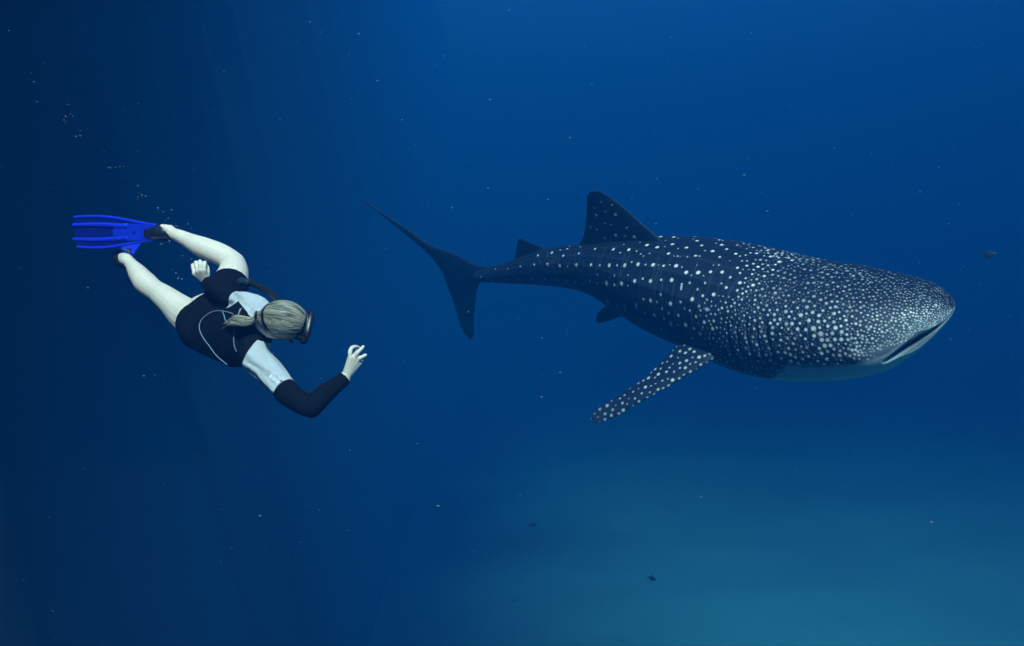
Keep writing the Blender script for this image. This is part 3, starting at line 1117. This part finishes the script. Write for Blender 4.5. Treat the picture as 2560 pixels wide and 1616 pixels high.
# the strap lies on the hair in a band round the back of the head
sp, sn = [], []
tilt = unit(crown + face * .38)
ax2 = unit(np.cross(ear, tilt))
sc_ = HEAD - crown * .012 - face * .004
n_ = 60
for k in range(n_ + 1):
    t_ = math.radians(-112 + 224 * k / n_)
    d_ = -unit(face - tilt * np.dot(face, tilt)) * math.cos(t_) + ear * math.sin(t_)
    kk = 1 / math.sqrt((np.dot(d_, face) / .1135)**2 + (np.dot(d_, ear) / .0895)**2 + (np.dot(d_, crown) / .112)**2)
    sp.append(sc_ + d_ * kk)
V, fs = tube(sp, [(.0125, .0026)] * len(sp), tilt, n=70, seg=10)
mesh('strap', V, fs, mask_m, mask)
for sg in (1, -1):
    mesh('buckle', *ellipsoid(HEAD + face * .052 + ear * sg * .090 - crown * .016, (face * .016, crown * .013, ear * .006), 12, 8), rubber_m, mask)
for o in [o for o in S.objects if o.parent in (person, mask) and o.name.split('.')[0] in ('eye', 'diving_mask', 'lens', 'nose_pocket', 'strap', 'buckle')]:
    for v in o.data.vertices:
        v.co = Vector(HEAD) + (v.co - Vector(HEAD)) * HS
SN = [HEAD + face * .085 - crown * .085 - ear * .02, HEAD + face * .075 - crown * .075 - ear * .085, w(712, 763, 3.34), w(690, 745, 3.42), w(668, 727, 3.50), w(645, 714, 3.57), w(618, 706, 3.63), w(600, 706, 3.66)]
V, fs = tube(SN, [.011, .0125, .0135, .0135, .014, .0145, .016, .017], n=44, seg=16)
snk = mesh('snorkel', V, fs, rubber_m, person)
V, fs = tube([w(622, 707, 3.62), w(606, 705, 3.65)], [.0190, .0195], n=5, seg=16)
mesh('splash_guard', V, fs, mat('smoky_plastic', (.02, .03, .04), .3, .4), snk)

# ---- cord lying on the back, ring, sleeve print
cord_m = mat('pale_blue_cord', (.20, .27, .36), .6, .2)
cords = []
for path in ([(586, 788), (577, 784), (566, 781.5), (547, 780), (533, 783), (520, 790), (508, 801), (503, 812), (503, 824), (507, 836), (516, 850), (526, 862), (536, 876), (545, 887), (556, 897), (570, 908), (585, 918), (600, 928)],
             [(589, 826), (587, 840), (587, 855), (589, 868), (593, 877)],
             [(560, 782), (564, 791), (567, 800), (570, 807)], [(606, 774), (600, 786), (594, 795), (586, 803), (577, 807)], [(603, 776), (599, 790), (598, 800)]):
    pts = [on_body(*q_) for q_ in path]
    pts = [q_ for q_ in pts if q_ is not None]
    if len(pts) > 2:
        cords.append(tube(pts, [.0021] * len(pts), n=len(pts) * 5, seg=8))
V, fs = join(cords)
mesh('cord', V, fs, cord_m, person)
V, fs = tube([w(876.2, 886, 3.2805), w(875.9, 884.2, 3.280)], [.0102, .0102], n=4, seg=18, cap=False)
mesh('finger_ring', V, fs, mat('dark_metal_ring', (.05, .05, .05), .3, .6), person)

# pale lettering block and a small red flash printed on the near sleeve
nt = white_m.node_tree
wv = nt.nodes.new('ShaderNodeTexWave')
wv.inputs['Scale'].default_value = 7
wv.inputs['Distortion'].default_value = 5
wv.inputs['Detail'].default_value = 2
wv.inputs['Detail Scale'].default_value = 1.2
mp = nt.nodes.new('ShaderNodeMapping')
mp.inputs['Rotation'].default_value = (.3, 1.0, .4)
tc = nt.nodes.new('ShaderNodeTexCoord')
bp = nt.nodes.new('ShaderNodeBump')
bp.inputs['Strength'].default_value = .55
bp.inputs['Distance'].default_value = .012
nt.links.new(tc.outputs['Object'], mp.inputs['Vector'])
nt.links.new(mp.outputs[0], wv.inputs['Vector'])
nt.links.new(wv.outputs['Fac'], bp.inputs['Height'])
nt.links.new(bp.outputs[0], nt.nodes['Principled BSDF'].inputs['Normal'])
print_m = mat('white_print', (.86, .88, .88), .6, .2)
red_m = mat('dark_red_print', (.20, .04, .05), .6, .2)
grey_m = mat('grey_print', (.30, .33, .38), .6, .2)
d_l = np.array([33, 29.0]) / math.hypot(33, 29)
n_l = np.array([d_l[1], -d_l[0]])


def stroke(a, b_, r_=.0016):
    pts = [on_body(679 + d_l[0] * (a[0] + (b_[0] - a[0]) * q) - n_l[0] * (a[1] + (b_[1] - a[1]) * q),
                   939 + d_l[1] * (a[0] + (b_[0] - a[0]) * q) - n_l[1] * (a[1] + (b_[1] - a[1]) * q), .0050) for q in (0, .5, 1)]
    return tube(pts, [r_] * 3, n=5, seg=6) if all(q is not None for q in pts) else None


GLY = {0: [((0, 0), (0, 7)), ((1.5, 0), (1.5, 7)), ((3, 0), (3, 7))],
       1: [((0, 1), (0, 7)), ((3, 0), (3, 6))],
       2: [((0, 0), (0, 7)), ((2, 2), (2, 7))],
       3: [((0, 0), (0, 6)), ((3, 1), (3, 7))],
       4: [((0, 0), (0, 7)), ((2, 0), (2, 7))]}
st = [stroke((x0_ + k * 6.2, y0_), (x1_ + k * 6.2, y1_)) for k in range(5) for (x0_, y0_), (x1_, y1_) in GLY[k]]
for q in st:
    if q:
        mesh('sleeve_print', *q, print_m, slr)
for m_, ss in ((red_m, [((26, -4), (32, -3), .0018), ((28, -5.5), (33, -4.5), .0014)]), (grey_m, [((9, -6), (16, -5), .0016), ((-12, -5), (-7, -6), .0014), ((-11, -2), (-6, -3), .0014)])):
    for a in ss:
        q = stroke(*a)
        if q:
            mesh('sleeve_emblem', *q, m_, slr)

# ---- the swim fins
blue_m = mat('bright_blue_plastic', (.008, .030, .66), .4, .3)
navy_m = mat('dark_blue_blade', (.003, .007, .19), .5, .2)


def swim_fin(to3, pocket_pts, pocket_r, pref):
    """to3 maps (along, across) of the fin, in photograph pixels of the left fin, to space."""
    root = bpy.data.objects.new('swim_fin', None)
    S.collection.objects.link(root)
    root.parent = person

    def line(pts, dz=0.0):
        return [to3(x, y, dz) for x, y in pts]
    topl = [(388, 563), (360, 559), (330, 553), (300, 547), (262, 542), (225, 541), (184, 543)]
    botl = [(388, 600), (360, 603), (330, 609), (300, 615), (262, 620), (225, 620), (188, 618)]
    V, fs = slab(line(topl), line(botl), lambda u, v: .0022 + 0 * u * v, 40, 20)
    mesh('blade', V, fs, navy_m, root)

    def rib(pts, r0, r1):
        V, fs = tube(line(pts, -.002), [(q, q * .62) for q in np.linspace(r0, r1, len(pts))], to3(300, 600, 0) - to3(300, 560, 0), n=40, seg=12)
        mesh('rib', V, fs, blue_m, root)
    rib([(388, 564), (360, 559.5), (330, 553.5), (300, 547.5), (262, 542.5), (225, 541.5), (186, 543.5)], .0098, .0080)
    rib([(388, 599), (360, 602.5), (330, 608.5), (300, 614.5), (262, 619.5), (225, 620), (193, 618)], .0098, .0078)
    rib([(318, 566), (300, 566), (275, 564), (245, 562.5), (215, 562.5), (183, 563.5)], .0165, .0100)
    rib([(318, 596), (300, 597), (275, 599), (245, 600), (215, 599.5), (184, 598.5)], .0165, .0100)
    # blue centre plate, forked round the dark middle panel
    V, fs = slab(line([(390, 566), (360, 563), (330, 560), (305, 563), (290, 569), (281, 577)], -.004), line([(390, 597), (360, 599), (330, 602), (305, 599), (290, 593), (281, 585)], -.004), lambda u, v: .006 - .002 * u + 0 * v, 24, 14)
    mesh('centre_plate', V, fs, blue_m, root)
    V, fs = slab(line([(300, 551), (318, 556), (335, 561)], -.003), line([(303, 562), (318, 564), (335, 566)], -.003), lambda u, v: .003 + 0 * u * v, 8, 5)
    mesh('buckle', *slab(line([(374, 573), (366, 573), (360, 574)], -.012), line([(374, 594), (366, 594), (360, 592)], -.012), lambda u, v: .003 + 0 * u * v, 8, 8), rubber_m, root)
    mesh('emblem', *ellipsoid(to3(335, 582, -.010), ((to3(339, 582, 0) - to3(335, 582, 0)), (to3(335, 587, 0) - to3(335, 582, 0)), (to3(335, 582, .002) - to3(335, 582, 0))), 12, 6), navy_m, root)
    V, fs = tube(pocket_pts, pocket_r, pref, n=24, seg=20)
    mesh('foot_pocket', V, fs, rubber_m, root)
    return root


def left3(x, y, dz):
    Y = 4.22 + (388 - x) * .00075 + .020 * math.sin((y - 580) / 40 * 1.2)
    return at(x, y, Y + dz)


swim_fin(left3, [w(427, 588, 4.195), w(417, 584, 4.205), w(402, 583, 4.215), w(385, 582, 4.225)], [(.030, .032), (.041, .044), (.043, .046), (.038, .030)], np.array([0, 0, 1.0]))
fo = w(316, 641, 4.50)
fx = unit(np.array([-.16, .78, .62]))
fw = unit(np.array([.97, .16, .05]))
fw = unit(fw - fx * np.dot(fw, fx))
fz = np.cross(fx, fw)


def right3(x, y, dz):
    k = 1 / 470.0
    return fo + fx * (388 - x) * k + fw * (y - 581) * k * .72 + fz * (dz + .05 * ((388 - x) / 200)**2)


swim_fin(right3, [w(310, 655, 4.34), w(306, 649, 4.38), w(305, 643, 4.44), w(312, 639, 4.50)], [(.038, .036), (.050, .044), (.050, .042), (.044, .028)], fw)


# ------------------------------------------------------------------ small fish far off
fish_m = mat('dark_fish_scales', (.010, .014, .020), .5, .3, noise=((.022, .028, .036), 20))


def make_fish(p, L, head, label):
    """A deep-bodied reef fish of length L at p, its head pointing along head."""
    h_ = unit(np.array(head, float))
    s_ = unit(np.cross(h_, np.array([0, 0, 1.0])))
    u_ = np.cross(s_, h_)
    P = [p + h_ * L * q for q in (.48, .42, .28, .08, -.14, -.30, -.38)]
    R = [(L * a, L * b_) for a, b_ in ((.03, .015), (.09, .05), (.19, .085), (.235, .095), (.16, .06), (.06, .025), (.045, .015))]
    V, fs = tube(P, R, u_, n=22, seg=16)
    o = mesh('reef_fish', V, fs, fish_m)
    tag(o, label, 'fish', 'dark reef fish in the distance')
    b0 = p - h_ * L * .36
    V, fs = slab([b0 + u_ * L * .04, b0 - h_ * L * .16 + u_ * L * .20], [b0 - u_ * L * .04, b0 - h_ * L * .16 - u_ * L * .20], lambda u, v: L * .006 + 0 * u * v, 6, 6)
    mesh('tail_fin', V, fs, fish_m, o)
    for sg, nm in ((1, 'dorsal_fin'), (-1, 'anal_fin')):
        V, fs = slab([p + h_ * L * .16 + u_ * sg * L * .19, p + u_ * sg * L * .31, p - h_ * L * .16 + u_ * sg * L * .30], [p + h_ * L * .12 + u_ * sg * L * .14, p - h_ * L * .06 + u_ * sg * L * .16, p - h_ * L * .26 + u_ * sg * L * .05], lambda u, v: L * .006 + 0 * u * v, 8, 5)
        mesh(nm, V, fs, fish_m, o)
    for sg in (1, -1):
        mesh('eye', *ellipsoid(p + h_ * L * .34 + s_ * sg * L * .062 + u_ * L * .03, np.eye(3) * L * .022, 10, 6), dark_m, o)


make_fish(at(2471, 638, 14), .27, (.80, -.55, .1), 'small dark fish beyond the tip of the shark\'s snout')
make_fish(at(1140, 1283, 22.0), .24, (-.7, .6, .05), 'faint small fish over the seabed, leftmost of the three low ones')
make_fish(at(1331, 1312, 20.0), .25, (.8, .4, .1), 'faint small fish over the seabed, middle of the three low ones')
make_fish(at(1630, 1446, 17.5), .2, (.75, -.5, -.1), 'faint small fish over the seabed, rightmost of the three low ones')

# ------------------------------------------------------------------ specks drifting in the water, bubbles
OCT = np.array([(1, 0, 0), (-1, 0, 0), (0, 1, 0), (0, -1, 0), (0, 0, 1), (0, 0, -1)], float)
OF = [(0, 2, 4), (2, 1, 4), (1, 3, 4), (3, 0, 4), (2, 0, 5), (1, 2, 5), (3, 1, 5), (0, 3, 5)]
BIG = [(1860, 438, 4), (1425, 345, 4), (943, 202, 3.5), (775, 55, 3.5), (897, 85, 4.5), (1272, 26, 3.5), (1752, 1242, 4), (1400, 932, 3), (1918, 528, 3.5), (650, 1290, 5), (1095, 1265, 4), (2328, 1306, 5), (1354, 993, 3.5),
       (1171, 780, 3), (1890, 970, 2.5), (1380, 1146, 2.5), (1355, 845, 2.5), (360, 940, 3), (2085, 370, 2.5), (1920, 1265, 3), (1185, 1380, 2.5), (875, 1125, 3), (1640, 560, 3), (1005, 300, 3), (700, 300, 2.5), (2440, 120, 3), (2080, 700, 2),
       (1480, 210, 3), (1110, 140, 3), (1220, 470, 3.5), (1130, 520, 3), (1370, 500, 3.5), (2300, 480, 2.5), (560, 180, 2.5), (1990, 1180, 2.5), (1700, 1120, 2.5), (1560, 1180, 2.5), (1300, 1240, 2.5)]
pts = []
for x, y, r in BIG:
    Y = rng.uniform(2.2, 4.5)
    pts.append((at(x, y, Y), r * .62 * Y / F, rng.uniform(1.0, 1.9)))
for k in range(1300):
    Y = rng.uniform(1.3, 8.5)
    r = .35 + .55 * rng.random() + 1.1 * rng.random()**9
    pts.append((at(rng.uniform(-80, 2640), rng.uniform(-60, 1680), Y), r * Y / F, rng.uniform(.9, 1.8)))
V, fs = [], []
for p, r, st_ in pts:
    o_ = len(V)
    q_ = OCT * r * np.array([st_, 1, .8]) * rng.uniform(.75, 1.2, (6, 1))
    V += list(p + q_)
    fs += [tuple(i + o_ for i in f) for f in OF]
speck_m = mat('pale_plankton', (.22, .27, .29), .8, .2)
snow = mesh('plankton', V, fs, speck_m)
tag(snow, kind='stuff')
BUB = [(165, 292), (176, 285), (160, 301), (201, 340), (190, 342), (275, 420), (289, 419), (300, 417), (345, 492), (355, 488), (364, 491), (345, 465), (428, 562), (440, 565), (478, 571), (402, 611), (421, 546), (440, 683),
       (445, 697), (455, 698), (388, 938), (478, 648), (430, 525), (408, 530), (93, 255), (171, 262), (182, 290), (260, 380), (220, 720), (395, 520), (470, 560), (456, 640), (424, 603), (85, 205), (110, 160)]
V, fs = [], []
for x, y in BUB:
    Y = rng.uniform(3.4, 4.2)
    for k in range(1 + (x + y) % 2):
        p = at(x + rng.normal(0, 5) * k, y + rng.normal(0, 5) * k, Y)
        v, f = ellipsoid(p, np.diag([1.0, 1.0, .8]) * rng.uniform(1.3, 2.6) * (1 if k == 0 else .6) * Y / F, 8, 6)
        o_ = len(V)
        V += list(v)
        fs += [tuple(i + o_ for i in q_) for q_ in f]
bub_m = mat('silvery_air', (.13, .16, .18), .3, .4)
bub = mesh('air_bubbles', V, fs, bub_m)
tag(bub, kind='stuff')
